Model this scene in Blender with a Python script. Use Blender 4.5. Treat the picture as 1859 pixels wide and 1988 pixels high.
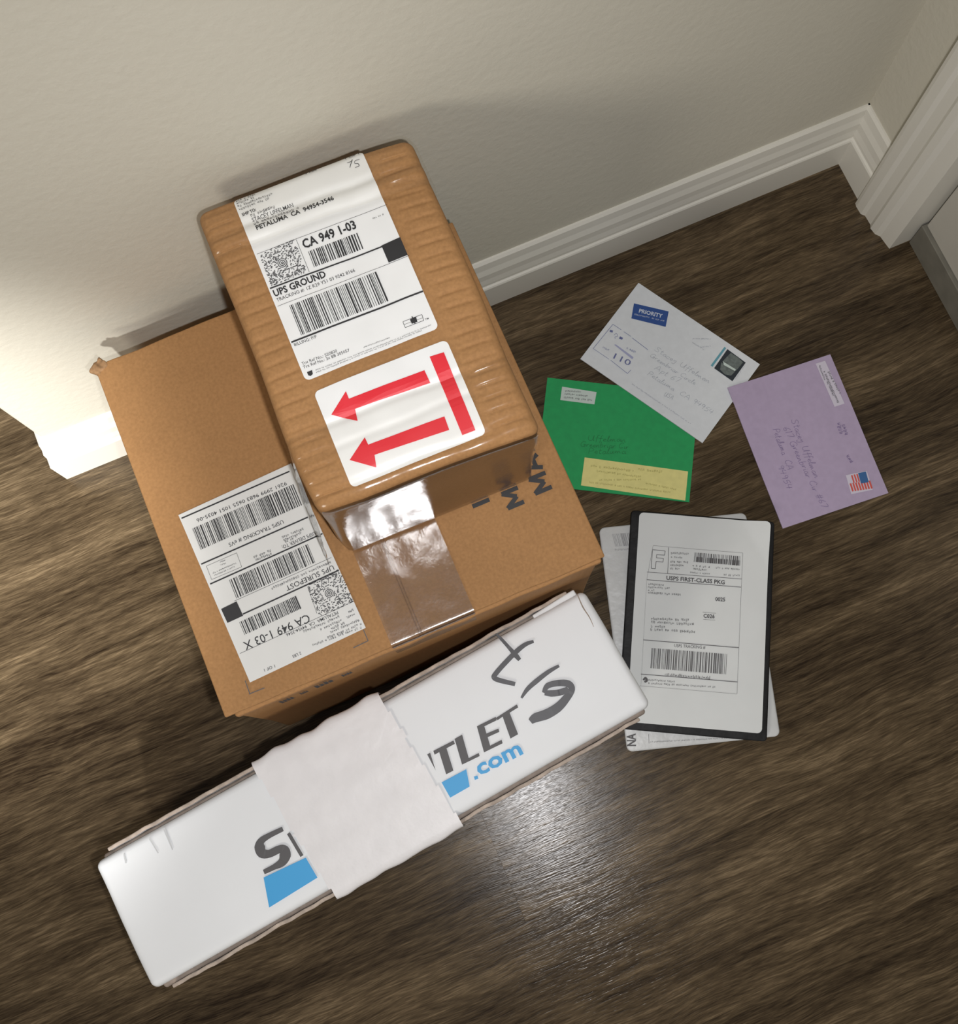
import bpy, bmesh, math, random
from mathutils import Vector, Matrix, noise

# ---------------------------------------------------------------- camera, world, lights, exposure
for o in list(bpy.data.objects):
    bpy.data.objects.remove(o, do_unlink=True)
scene = bpy.context.scene
COL = scene.collection

cam_data = bpy.data.cameras.new('camera')
cam_data.sensor_fit = 'HORIZONTAL'
cam_data.sensor_width = 36.0
cam_data.lens = 2264.7 / 1859 * 36.0
cam_data.clip_start = 0.01
cam = bpy.data.objects.new('camera', cam_data)
CAM_ROT = Matrix(((0.91994752, 0.38691487, -0.0631937),
                  (-0.39146349, 0.8978289, -0.20164228),
                  (-0.02128126, 0.21023834, 0.97741851)))
CAM_LOC = Vector((-0.0884, -0.4739, 1.2159))
cam.matrix_world = Matrix.Translation(CAM_LOC) @ CAM_ROT.to_4x4()
COL.objects.link(cam)
scene.camera = cam

world = bpy.data.worlds.new('room_ambient')
scene.world = world
world.use_nodes = True
world.node_tree.nodes['Background'].inputs['Color'].default_value = (0.95, 0.96, 1.0, 1)
world.node_tree.nodes['Background'].inputs['Strength'].default_value = 0.11

def spot(name, loc, target, energy, size, blend, radius, color):
    d = bpy.data.lights.new(name, 'SPOT')
    d.energy = energy; d.spot_size = math.radians(size); d.spot_blend = blend
    d.shadow_soft_size = radius; d.color = color
    o = bpy.data.objects.new(name, d)
    o.location = loc
    o.rotation_euler = (Vector(target) - Vector(loc)).to_track_quat('-Z', 'Y').to_euler()
    COL.objects.link(o)
    return o

# the phone's own flash, a few centimetres beside the lens
FLASH = CAM_LOC + CAM_ROT @ Vector((0.050, -0.045, 0.0))
spot('phone_flash', FLASH, (-0.05, -0.37, 0.10), 25, 110, 1.0, 0.010, (1.0, 0.99, 1.0))
# hallway spot lamp in front of the wall's free end
spot('hall_spot_lamp', (-0.62, -1.35, 1.62), (-0.58, -0.02, 0.13), 430, 24, 1.0, 0.035, (1.0, 0.985, 0.965))
# soft fill light added on the left, stands in for an unseen source
gl = bpy.data.lights.new('left_fill_light', 'POINT'); gl.energy = 40; gl.shadow_soft_size = 0.24; gl.color = (1.0, 0.93, 0.82)
go = bpy.data.objects.new('left_fill_light', gl); go.location = (-1.25, -1.45, 1.15); COL.objects.link(go)

scene.view_settings.view_transform = 'Standard'
scene.view_settings.look = 'None'
scene.view_settings.exposure = 0.0
scene.view_settings.gamma = 1.0
scene.view_settings.use_curve_mapping = False
R = random.Random(7)

# ---------------------------------------------------------------- print tables, millimetres on each sheet
PRINTS = {
 'UPS': [
  ('T', '1 OF 1', (37.3, 73.7), (48.0, 73.7), 2.4, 0),
  ('T', '9 LBS', (5.4, 74.3), (14.5, 74.0), 2.4, 0),
  ('R',[(37.1,69.9,0.4),(40.1,69.8,0.5),(41.7,71.0,0.4),(39.1,67.6,0.5),(37.6,65.4,0.4)]),
  ('R',[(46.6,68.9,0.4),(43.2,69.1,0.4),(42.2,67.1,0.4),(44.2,66.2,0.5),(44.3,64.1,0.5),(41.1,63.9,0.4)]),
  ('G',(-49.0,73.1),(-34.0,73.2),2),
  ('G',(-49.1,70.5),(-35.6,70.3),2),
  ('G',(-49.1,67.7),(-21.9,67.7),2),
  ('G',(-49.0,64.9),(-25.1,64.9),2),
  ('T', 'SHIP TO:', (-48.5, 59.4), (-37.7, 59.6), 2.6, 1),
  ('G',(-42.9,56.3),(-23.3,56.7),2.4),
  ('T', 'STACEY UFFELMAN', (-43.2, 52.7), (-11.4, 52.8), 3.0, 0),
  ('G',(-43.0,49.5),(-7.4,49.0),2.6),
  ('T', 'PETALUMA  CA  94954-3546', (-42.6, 44.7), (17.8, 45.1), 3.8, 1),
  ('L',(-49.1,27.8),(51.6,27.0),0.3),
  ('M',(-34.5,14.2),(-20.8,14.2),7),
  ('L',(-18.9,27.1),(-19.1,0.0),0.3),
  ('T', 'CA 949 1-03', (-16.1, 18.4), (25.0, 18.5), 7.0, 1),
  ('B',(-14.3,15.3),(23.7,14.9),(-14.6,2.2),3),
  ('L',(-49.7,-0.6),(41.8,-2.4),1.1),
  ('P',[(36.2,-1.4),(51.1,-0.7),(51.0,-15.9),(36.2,-15.7)]),
  ('T', 'UPS GROUND', (-48.7, -8.0), (-8.9, -8.0), 5.4, 1),
  ('T', 'TRACKING #: 1Z R29 Y51 03 9242 8166', (-48.5, -12.3), (11.6, -12.4), 2.6, 0),
  ('L',(-49.4,-15.6),(51.7,-16.8),0.3),
  ('B',(-41.5,-18.4),(25.7,-18.5),(-41.5,-43.0),8),
  ('L',(-49.9,-45.1),(50.7,-46.0),1.3),
  ('T', 'BILLING: P/P', (-48.7, -49.0), (-31.8, -49.1), 2.3, 0),
  ('L',(28.8,-61.9),(43.3,-62.1),0.35),
  ('L',(43.3,-62.1),(42.9,-66.7),0.35),
  ('L',(42.9,-66.7),(28.7,-66.6),0.35),
  ('L',(28.7,-66.6),(28.8,-61.9),0.35),
  ('L',(28.7,-64.2),(43.2,-64.6),0.25),
  ('P',[(34.0,-62.3),(38.8,-62.1),(38.4,-65.9),(34.1,-65.8)]),
  ('L',(36.2,-60.7),(36.3,-66.4),0.8),
  ('T', 'TM', (43.9, -67.1), (46.6, -67.2), 1.2, 0),
  ('T', 'Trx Ref No.: 520820', (-48.8, -64.2), (-22.3, -64.8), 2.2, 0),
  ('T', 'Trx Ref No.: 3x BB 305057', (-48.8, -67.1), (-14.0, -67.9), 2.2, 0),
  ('P',[(-47.6,-70.3),(-43.7,-70.3),(-44.2,-73.2),(-46.2,-74.0),(-47.5,-72.9)]),
  ('G',(-41.5,-71.7),(-14.1,-72.5),1.0),
  ('G',(-41.7,-73.4),(-13.7,-74.1),1.0),
  ('G',(-4.0,-69.5),(16.2,-69.5),1.0),
  ('G',(-13.0,-72.4),(46.5,-72.2),0.9),
  ('G',(-13.1,-73.8),(39.6,-73.5),0.9),
  ('G',(38.2,20.2),(47.4,20.1),1.4),
 ],
 'ARR': [
  ('P',[(34.7,29.7),(45.2,28.8),(44.2,-32.3),(34.4,-32.1)]),
  ('P',[(27.6,21.9),(28.0,11.8),(-27.9,14.4),(-29.3,5.5),(-44.7,16.8),(-29.1,28.6),(-29.1,22.7)]),
  ('P',[(27.9,-15.0),(27.4,-25.3),(-27.3,-22.1),(-29.4,-30.7),(-44.6,-18.8),(-29.0,-7.5),(-28.7,-13.6)]),
 ],
 'SUR': [
  ('L',(-49.5,72.1),(46.9,70.1),1.2),
  ('T', '9261 2999 9683 0655 1051 4035-06', (40.7, 63.3), (-38.8, 66.2), 3.1, 0),
  ('B',(44.8,39.2),(-45.4,40.8),(45.3,58.7),11),
  ('T', 'USPS TRACKING # eVS', (25.4, 34.8), (-22.7, 36.0), 3.3, 0),
  ('L',(-49.4,29.6),(45.1,27.8),1.2),
  ('L',(-46.2,26.3),(-19.6,25.7),0.25),
  ('L',(-19.6,25.7),(-20.3,13.2),0.25),
  ('L',(-20.3,13.2),(-46.6,14.1),0.25),
  ('L',(-46.6,14.1),(-46.2,26.3),0.25),
  ('G',(-25.5,16.4),(-43.5,16.9),1.2),
  ('G',(-23.2,18.7),(-43.9,19.1),1.2),
  ('G',(-30.8,22.3),(-35.9,22.7),1.2),
  ('G',(-30.4,24.8),(-34.9,25.2),1.2),
  ('T', 'USPS DELIVER TO:', (45.2, 14.4), (15.9, 15.2), 3, 0),
  ('G',(37.7,21.4),(18.9,22.2),2),
  ('G',(34.8,19.3),(19.1,19.4),2),
  ('G',(30.1,17.5),(19.1,18.0),2),
  ('G',(6.6,16.5),(-9.4,17.4),2.2),
  ('G',(6.0,13.5),(-8.5,14.7),2),
  ('L',(-49.1,11.3),(50.5,10.0),1.2),
  ('B',(35.4,-9.4),(-34.8,-8.9),(35.9,7.3),13),
  ('L',(-36.7,-10.1),(49.0,-11.4),0.3),
  ('G',(46.8,-13.5),(-6.6,-12.8),2.2),
  ('T', 'UPS SUREPOST', (47.4, -17.4), (5.4, -16.9), 4.2, 0),
  ('L',(-34.5,-22.9),(50.2,-23.6),1.2),
  ('P',[(-48.9,-11.4),(-35.1,-11.1),(-34.8,-24.2),(-48.6,-24.1)]),
  ('M',(35.5,-37.5),(20.6,-37.3),17),
  ('L',(21.8,-25.0),(19.9,-48.3),0.3),
  ('B',(10.1,-39.1),(-39.8,-39.0),(10.2,-27.7),19),
  ('T', 'CA 949 1-03 X', (13.1, -45.4), (-43.6, -44.0), 7.0, 0),
  ('L',(-49.1,-51.2),(50.6,-52.1),0.3),
  ('T', 'PETALUMA  CA  94954-3546', (35.6, -53.5), (-9.4, -52.5), 2.6, 0),
  ('G',(35.2,-57.3),(3.9,-56.2),2.2),
  ('G',(35.6,-60.8),(17.0,-60.4),2.2),
  ('G',(36.8,-64.0),(24.7,-63.5),2.2),
  ('G',(47.6,-57.3),(41.0,-57.4),2),
  ('G',(47.2,-61.0),(40.1,-60.9),2),
  ('G',(48.5,-66.9),(23.5,-66.2),2),
  ('G',(48.9,-70.4),(18.4,-69.0),2),
  ('G',(47.7,-73.1),(5.3,-69.3),2),
  ('T', '2 LBS', (-4.4, -70.8), (-11.8, -70.6), 2.4, 0),
  ('T', '1 OF 1', (-27.5, -71.2), (-36.6, -70.8), 2.4, 0),
 ],
 'MARKS': [
  ('L',(-53.7,-72.7),(-54.4,-84.5),0.7),
  ('L',(-55.0,-84.0),(-41.9,-84.8),0.7),
  ('L',(48.5,-76.5),(48.2,-86.4),0.7),
  ('L',(48.3,-86.2),(35.3,-86.2),0.7),
 ],
 'MAI': [
  ('P',[(82.5,-77.8),(97.0,-76.7),(97.4,-80.9),(82.6,-81.4)]),
 ],
 'LOGO_DARK': [
  ('P',[(51.5,-0.2),(54.4,-0.3),(51.4,-15.9)]),
  ('P',[(57.6,-0.2),(77.2,-1.0),(76.9,-4.1),(68.7,-3.8),(64.8,-23.4),(57.8,-23.1),(61.6,-3.6),(57.0,-3.6)]),
  ('P',[(78.7,-0.2),(86.2,-0.3),(81.5,-20.6),(91.2,-21.0),(90.7,-23.7),(73.8,-22.6)]),
  ('P',[(100.9,-0.3),(119.2,-1.2),(118.7,-4.2),(106.6,-3.5),(105.2,-9.8),(116.4,-11.1),(115.7,-14.0),(104.6,-13.0),(102.9,-20.4),(114.1,-20.9),(113.4,-23.9),(95.5,-22.8)]),
  ('P',[(118.8,-2.1),(140.7,-0.9),(140.4,-3.7),(131.6,-4.0),(129.0,-23.7),(121.3,-23.7),(124.6,-4.0),(119.2,-4.5)]),
  ('R',[(-87.0,5.1,6),(-99.9,5.9,7),(-107.8,5.2,9),(-111.1,1.6,14),(-111.7,-3.9,13),(-106.7,-7.5,10),(-97.5,-8.4,10),(-94.0,-11.2,13),(-95.4,-15.5,15),(-100.2,-19.1,11),(-108.0,-19.3,7),(-117.5,-18.7,6)]),
  ('L',(-84.4,-0.4),(-82.9,-22.9),3.0),
 ],
 'LOGO_BLUE': [
  ('P',[(-119.7,-22.6),(-80.6,-25.6),(-79.4,-45.0),(-126.6,-46.7)]),
  ('P',[(51.0,-27.1),(75.1,-27.8),(70.6,-42.0),(51.4,-42.0)]),
  ('P',[(77.8,-36.4),(80.9,-37.1),(80.5,-39.8),(77.2,-39.3)]),
  ('T', 'com', (82.4, -38.1), (125.0, -40.1), 9.2, 1),
 ],
 'MARKER': [
  ('R',[(155.1,61.9,2),(156.7,56.0,4.5),(158.7,47.1,5),(161.0,36.1,7),(161.9,31.6,5)]),
  ('R',[(180.7,39.8,4),(173.6,41.0,6),(164.4,39.8,7),(149.4,35.6,7),(137.5,31.4,7),(134.6,29.2,7),(137.7,24.7,7),(148.0,15.2,6)]),
  ('R',[(189.6,10.3,4),(178.6,10.2,6),(164.8,8.2,7),(155.1,6.0,6),(146.8,2.0,3)]),
  ('R',[(166.1,-3.6,5),(172.0,-0.0,8),(181.2,-2.4,9),(188.8,-7.3,10),(189.1,-13.0,9),(180.9,-17.4,11),(170.7,-20.6,13),(159.3,-20.9,14),(149.3,-18.9,13),(143.7,-19.5,8)]),
  ('R',[(166.9,-4.0,7),(171.4,-7.2,9),(177.0,-9.7,9),(183.2,-11.1,9),(186.7,-11.0,7)]),
 ],
 'SMUDGE': [
  ('R',[(-176.7,56.1,1.5),(-177.0,51.0,2),(-178.0,35.8,1)]),
  ('R',[(-191.6,53.9,1),(-190.1,39.4,1)]),
  ('R',[(-216.5,53.0,1),(-218.0,45.4,1.5)]),
 ],
 'WE_STICK': [
  ('P',[(-70.5,32.3),(-34.3,47.2),(-26.7,30.3),(-62.6,16.0)]),
 ],
 'WE_WHITE': [
  ('T', 'PRIORITY', (-60.2, 26.5), (-35.8, 36.4), 4.6, 1),
  ('G',(-62.3,21.4),(-46.9,27.8),1.8),
  ('G',(-44.2,28.6),(-31.0,34.2),1.8),
 ],
 'WE_BLUE': [
  ('L',(-74.8,-1.8),(-75.9,-37.6),0.45),
  ('L',(-74.8,-1.8),(-63.8,-1.6),0.45),
  ('L',(-60.4,-1.8),(-50.7,-1.7),0.45),
  ('L',(-48.6,-2.3),(-26.8,-3.4),0.5),
  ('L',(-75.9,-37.6),(-54.8,-37.4),0.4),
  ('L',(-52.9,-37.3),(-29.3,-39.0),0.45),
  ('L',(-29.3,-39.0),(-28.5,-33.3),0.4),
  ('P',[(-73.7,-8.9),(-70.5,-7.8),(-69.5,-10.2),(-72.7,-11.1)]),
  ('P',[(-60.4,-8.8),(-56.7,-8.2),(-56.4,-10.7),(-60.0,-11.6)]),
  ('R',[(-66.6,-11.5,0.4),(-65.6,-8.2,0.4),(-62.7,-10.5,0.4),(-64.5,-12.6,0.4),(-63.0,-14.2,0.4)]),
  ('T', '110', (-52.0, -34.0), (-32.7, -30.7), 6.5, 0),
  ('G',(-68.2,-31.1),(-60.3,-29.6),2),
  ('G',(-46.5,-16.9),(-36.0,-14.5),2.5),
 ],
 'WE_BAND': [
  ('P',[(-60.0,-20.4),(-58.8,-19.0),(-34.8,-19.7),(-34.4,-22.5)]),
 ],
 'WE_PENCIL': [
  ('H', 'Stacey Uffelman', (-21.9, 0.2), (48.4, 4.1), 5.5),
  ('H', 'Greenbriar Circle', (-21.7, -8.3), (36.8, -6.9), 5),
  ('H', 'Apt 67', (-9.5, -17.6), (21.3, -15.7), 6),
  ('H', 'Petaluma  CA 94954', (-12.4, -27.5), (70.3, -23.4), 5.5),
  ('H', 'USA', (16.4, -36.5), (27.1, -34.6), 5),
  ('G',(-18.4,-46.5),(58.0,-45.9),1.6),
  ('G',(5.2,35.7),(21.8,47.9),1.5),
  ('G',(7.0,31.8),(22.5,32.7),1.5),
  ('G',(17.7,32.7),(26.5,40.9),1.5),
  ('G',(69.0,25.3),(68.2,45.4),1),
 ],
 'WE_STAMP': [
  ('P',[(42.2,48.9),(66.9,47.8),(67.2,21.4),(42.9,22.0)]),
 ],
 'WE_STAMPBLUE': [
  ('P',[(38.1,49.3),(40.5,49.0),(40.6,22.1),(38.1,22.5)]),
 ],
 'WE_STAMPGREY': [
  ('P',[(46.0,33.4),(46.5,39.8),(47.7,47.4),(57.1,47.6),(64.5,46.1),(63.6,33.3)]),
  ('P',[(45.3,32.1),(63.4,32.4),(62.4,25.6),(56.3,22.9),(49.0,24.4)]),
 ],
 'WE_STAMPLIGHT': [
  ('P',[(46.1,34.4),(48.0,34.0),(62.6,34.7),(62.9,32.5),(49.2,31.1)]),
 ],
 'PU_STICK': [
  ('P',[(40.6,76.7),(51.5,76.6),(53.0,24.7),(41.5,24.8)]),
 ],
 'PU_INK': [
  ('G',(49.2,63.5),(51.5,36.5),2.4),
  ('G',(44.8,65.6),(45.9,27.1),2.4),
  ('G',(42.7,73.3),(41.8,55.3),2.0),
  ('G',(43.4,53.5),(44.1,34.8),2.2),
 ],
 'PU_PEN': [
  ('H', 'Stacey Uffelman', (-8.3, 26.7), (-7.9, -42.3), 7),
  ('H', '617 Greenbriar Cir #67', (-19.7, 21.1), (-13.2, -74.9), 7),
  ('H', 'Petaluma  CA', (-30.5, 23.6), (-31.7, -25.0), 7),
  ('H', '94954', (-40.5, -16.4), (-40.1, -44.0), 6.5),
 ],
 'PU_SMUDGE': [
  ('G',(36.4,6.7),(35.9,-7.2),4),
  ('G',(41.6,3.7),(39.9,-8.6),4),
  ('G',(32.4,-30.0),(34.2,-39.3),4),
 ],
 'PU_STAMP': [
  ('P',[(24.5,-49.3),(47.3,-51.8),(45.3,-73.1),(22.1,-70.3)]),
 ],
 'PU_CANTON': [
  ('P',[(37.5,-51.4),(45.9,-52.5),(44.3,-64.1),(36.1,-63.0)]),
 ],
 'PU_RED': [
  ('P',[(29.5,-51.3),(31.1,-51.4),(30.3,-59.9),(28.8,-59.8)]),
  ('P',[(32.4,-51.4),(34.0,-51.5),(33.3,-60.4),(31.8,-60.3)]),
  ('P',[(35.3,-51.8),(36.8,-51.9),(35.9,-60.7),(34.4,-60.6)]),
  ('P',[(24.7,-59.2),(26.5,-59.3),(25.8,-68.1),(24.0,-68.1)]),
  ('P',[(27.6,-59.7),(29.3,-59.8),(28.6,-68.7),(26.9,-68.6)]),
  ('P',[(30.4,-60.2),(32.2,-60.3),(31.5,-69.2),(29.7,-69.1)]),
  ('P',[(33.3,-60.7),(35.0,-60.8),(34.4,-69.7),(32.6,-69.6)]),
  ('P',[(36.1,-61.2),(37.9,-61.3),(37.2,-70.2),(35.4,-70.1)]),
  ('P',[(39.0,-61.7),(40.8,-61.9),(40.1,-70.7),(38.3,-70.7)]),
  ('P',[(41.9,-62.2),(43.6,-62.4),(42.9,-71.2),(41.1,-71.2)]),
  ('P',[(44.7,-62.7),(46.5,-62.9),(45.8,-71.7),(44.0,-71.7)]),
 ],
 'FP': [
  ('L',(-52.6,50.1),(-52.3,69.8),0.55),
  ('L',(-52.3,69.8),(-39.0,69.5),0.55),
  ('L',(-39.0,69.5),(-39.4,65.0),0.55),
  ('L',(-39.4,65.0),(-47.7,65.0),0.55),
  ('L',(-47.7,65.0),(-47.7,61.5),0.55),
  ('L',(-47.7,61.5),(-40.5,61.5),0.55),
  ('L',(-40.5,61.5),(-40.7,57.6),0.55),
  ('L',(-40.7,57.6),(-47.9,57.7),0.55),
  ('L',(-47.9,57.7),(-48.2,50.0),0.55),
  ('L',(-48.2,50.0),(-52.6,50.1),0.55),
  ('L',(-51.9,74.2),(41.2,74.1),0.25),
  ('L',(41.2,74.1),(41.2,-71.7),0.25),
  ('L',(-56.5,45.8),(41.2,46.6),0.5),
  ('L',(-35.6,73.7),(-35.2,45.7),0.5),
  ('L',(-56.4,37.7),(40.8,38.0),0.6),
  ('L',(-51.9,74.2),(-56.4,37.7),0.2),
  ('L',(-56.4,37.7),(-56.1,-72.0),0.15),
  ('B',(-8.4,70.6),(38.9,70.4),(-8.9,60.5),23),
  ('B',(-6.4,66.0),(39.0,65.9),(-6.6,60.7),24),
  ('G',(-32.9,66.9),(-14.4,67.7),2.4),
  ('G',(-32.7,62.7),(-19.7,62.7),2.2),
  ('G',(-33.1,57.8),(-14.0,58.7),2.2),
  ('G',(-33.0,54.3),(-19.3,54.8),2.2),
  ('G',(-32.8,50.8),(-23.2,51.2),2.2),
  ('G',(-10.0,55.5),(8.8,55.0),2.4),
  ('G',(-8.9,52.1),(5.5,51.9),2.2),
  ('G',(-12.1,48.4),(8.4,48.3),1.8),
  ('G',(14.2,55.5),(38.8,55.4),2),
  ('G',(22.7,48.5),(39.0,49.2),2),
  ('T', 'USPS FIRST-CLASS PKG', (-36.3, 39.4), (24.0, 39.6), 4.2, 1),
  ('G',(-54.3,32.3),(-36.6,32.4),2.2),
  ('G',(-54.6,29.1),(-32.3,29.6),2.2),
  ('G',(-54.4,26.1),(-46.5,26.1),2.2),
  ('G',(-54.2,23.1),(-20.2,23.7),2.4),
  ('T', '0025', (15.0, 21.6), (25.2, 21.8), 4, 1),
  ('T', 'C026', (3.7, 3.2), (15.2, 3.5), 4, 1),
  ('L',(2.7,8.9),(16.3,8.6),0.3),
  ('L',(3.7,1.4),(15.9,1.5),0.3),
  ('G',(-49.6,-3.5),(-11.0,-1.9),2.8),
  ('G',(-49.4,-7.2),(-4.7,-5.7),2.8),
  ('G',(-49.4,-11.3),(-34.9,-10.8),2.8),
  ('G',(-49.6,-14.7),(-3.7,-13.6),2.8),
  ('L',(-56.5,-24.9),(41.1,-24.7),0.7),
  ('T', 'USPS TRACKING #', (-24.5, -29.6), (7.2, -28.9), 3.2, 0),
  ('B',(-47.3,-32.5),(29.5,-32.2),(-47.5,-53.2),29),
  ('G',(-32.3,-59.9),(14.6,-59.3),3.2),
  ('L',(-56.8,-60.0),(41.4,-59.6),0.7),
  ('R',[(-54.1,-65.8,1.5),(-52.0,-63.6,2.5),(-50.5,-65.9,2.5),(-52.7,-67.7,2)]),
  ('G',(-48.8,-66.0),(-21.2,-65.7),2),
  ('G',(-48.6,-69.4),(19.0,-67.6),2),
  ('L',(-57.4,-71.9),(41.2,-71.7),0.25),
 ],
 'M2': [
  ('T', 'NA', (-53.7, -111.6), (-52.4, -99.1), 9, 1),
  ('L',(-39.2,-101.2),(-40.0,-110.4),0.4),
  ('G',(-38.3,-109.6),(62.1,-114.9),1.2),
 ],
 'M2GREY': [
  ('B',(-49.7,108.5),(-30.2,107.8),(-48.0,94.7),31),
  ('G',(-49.2,90.6),(-32.6,89.5),2),
 ],
 'GR_YEL': [
  ('P',[(-32.9,-24.4),(78.2,-26.9),(78.0,-59.2),(-33.6,-55.6)]),
 ],
 'GR_YTXT': [
  ('G',(-25.3,-34.3),(20.5,-34.4),3),
  ('G',(25.5,-32.4),(50.9,-32.1),3),
  ('G',(-18.3,-38.9),(28.9,-40.1),2.5),
  ('G',(-14.7,-48.6),(31.7,-42.5),2.2),
  ('G',(-24.8,-51.9),(61.3,-53.1),2),
  ('G',(34.6,-46.2),(67.4,-49.0),2),
 ],
 'GR_STK': [
  ('P',[(-65.4,51.9),(-27.6,50.0),(-28.6,35.9),(-65.8,36.5)]),
 ],
 'GR_STXT': [
  ('G',(-61.6,46.7),(-44.3,47.3),2),
  ('G',(-61.8,43.2),(-34.6,43.6),2),
  ('G',(-62.1,39.0),(-30.9,39.2),2.2),
 ],
 'GR_PEN': [
  ('H', 'Uffelman', (-32.2, -5.2), (9.6, -2.3), 6),
  ('H', 'Greenbriar Cir', (-39.3, -12.8), (12.9, -9.4), 6),
  ('H', 'Petaluma', (-30.7, -20.0), (10.8, -15.1), 6),
 ],
}

# ---------------------------------------------------------------- materials
def new_mat(name):
    m = bpy.data.materials.new(name); m.use_nodes = True
    nt = m.node_tree
    return m, nt, nt.nodes['Principled BSDF']

def N(nt, typ, **kw):
    n = nt.nodes.new(typ)
    for k, v in kw.items():
        setattr(n, k, v)
    return n

def plain(name, color, rough=0.6, spec=0.5, var=0.0, scale=60.0, bump=0.0, bump_scale=300.0, coat=0.0):
    m, nt, p = new_mat(name)
    p.inputs['Roughness'].default_value = rough
    p.inputs['Specular IOR Level'].default_value = spec
    p.inputs['Coat Weight'].default_value = coat
    p.inputs['Base Color'].default_value = (*color, 1)
    tc = N(nt, 'ShaderNodeTexCoord')
    if var:
        nz = N(nt, 'ShaderNodeTexNoise'); nz.inputs['Scale'].default_value = scale; nz.inputs['Detail'].default_value = 5
        nt.links.new(tc.outputs['Object'], nz.inputs['Vector'])
        mr = N(nt, 'ShaderNodeMapRange')
        mr.inputs['From Min'].default_value = 0.3; mr.inputs['From Max'].default_value = 0.7
        mr.inputs['To Min'].default_value = 1 - var; mr.inputs['To Max'].default_value = 1 + var
        nt.links.new(nz.outputs['Fac'], mr.inputs['Value'])
        mx = N(nt, 'ShaderNodeMix', data_type='RGBA', blend_type='MULTIPLY')
        mx.inputs[0].default_value = 1.0
        mx.inputs[6].default_value = (*color, 1)
        nt.links.new(mr.outputs['Result'], mx.inputs[7])
        nt.links.new(mx.outputs[2], p.inputs['Base Color'])
    if bump:
        nb = N(nt, 'ShaderNodeTexNoise'); nb.inputs['Scale'].default_value = bump_scale; nb.inputs['Detail'].default_value = 3
        nt.links.new(tc.outputs['Object'], nb.inputs['Vector'])
        b = N(nt, 'ShaderNodeBump'); b.inputs['Strength'].default_value = 1.0; b.inputs['Distance'].default_value = bump
        nt.links.new(nb.outputs['Fac'], b.inputs['Height'])
        nt.links.new(b.outputs['Normal'], p.inputs['Normal'])
    return m

def cardboard(name, color, flute_axis=0, flute=0.00010):
    """kraft paper: fine fibres, blotches and faint corrugation lines"""
    m, nt, p = new_mat(name)
    p.inputs['Roughness'].default_value = 0.75
    p.inputs['Specular IOR Level'].default_value = 0.25
    tc = N(nt, 'ShaderNodeTexCoord')
    n1 = N(nt, 'ShaderNodeTexNoise'); n1.inputs['Scale'].default_value = 9; n1.inputs['Detail'].default_value = 4
    n2 = N(nt, 'ShaderNodeTexNoise'); n2.inputs['Scale'].default_value = 420; n2.inputs['Detail'].default_value = 2
    nt.links.new(tc.outputs['Object'], n1.inputs['Vector']); nt.links.new(tc.outputs['Object'], n2.inputs['Vector'])
    ad = N(nt, 'ShaderNodeMath', operation='MULTIPLY_ADD'); ad.inputs[1].default_value = 0.55
    nt.links.new(n2.outputs['Fac'], ad.inputs[0])
    ml = N(nt, 'ShaderNodeMath', operation='MULTIPLY'); ml.inputs[1].default_value = 0.45
    nt.links.new(n1.outputs['Fac'], ml.inputs[0]); nt.links.new(ml.outputs[0], ad.inputs[2])
    cr = N(nt, 'ShaderNodeValToRGB')
    cr.color_ramp.elements[0].position = 0.36; cr.color_ramp.elements[1].position = 0.64
    cr.color_ramp.elements[0].color = (color[0]*0.87, color[1]*0.86, color[2]*0.85, 1)
    cr.color_ramp.elements[1].color = (color[0]*1.10, color[1]*1.10, color[2]*1.10, 1)
    nt.links.new(ad.outputs[0], cr.inputs['Fac'])
    nt.links.new(cr.outputs['Color'], p.inputs['Base Color'])
    w = N(nt, 'ShaderNodeTexWave'); w.bands_direction = 'XYZ'[flute_axis]; w.inputs['Scale'].default_value = 48; w.inputs['Distortion'].default_value = 1.0
    nt.links.new(tc.outputs['Object'], w.inputs['Vector'])
    b = N(nt, 'ShaderNodeBump'); b.inputs['Strength'].default_value = 1.0; b.inputs['Distance'].default_value = flute
    nt.links.new(w.outputs['Fac'], b.inputs['Height']); nt.links.new(b.outputs['Normal'], p.inputs['Normal'])
    return m

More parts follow.
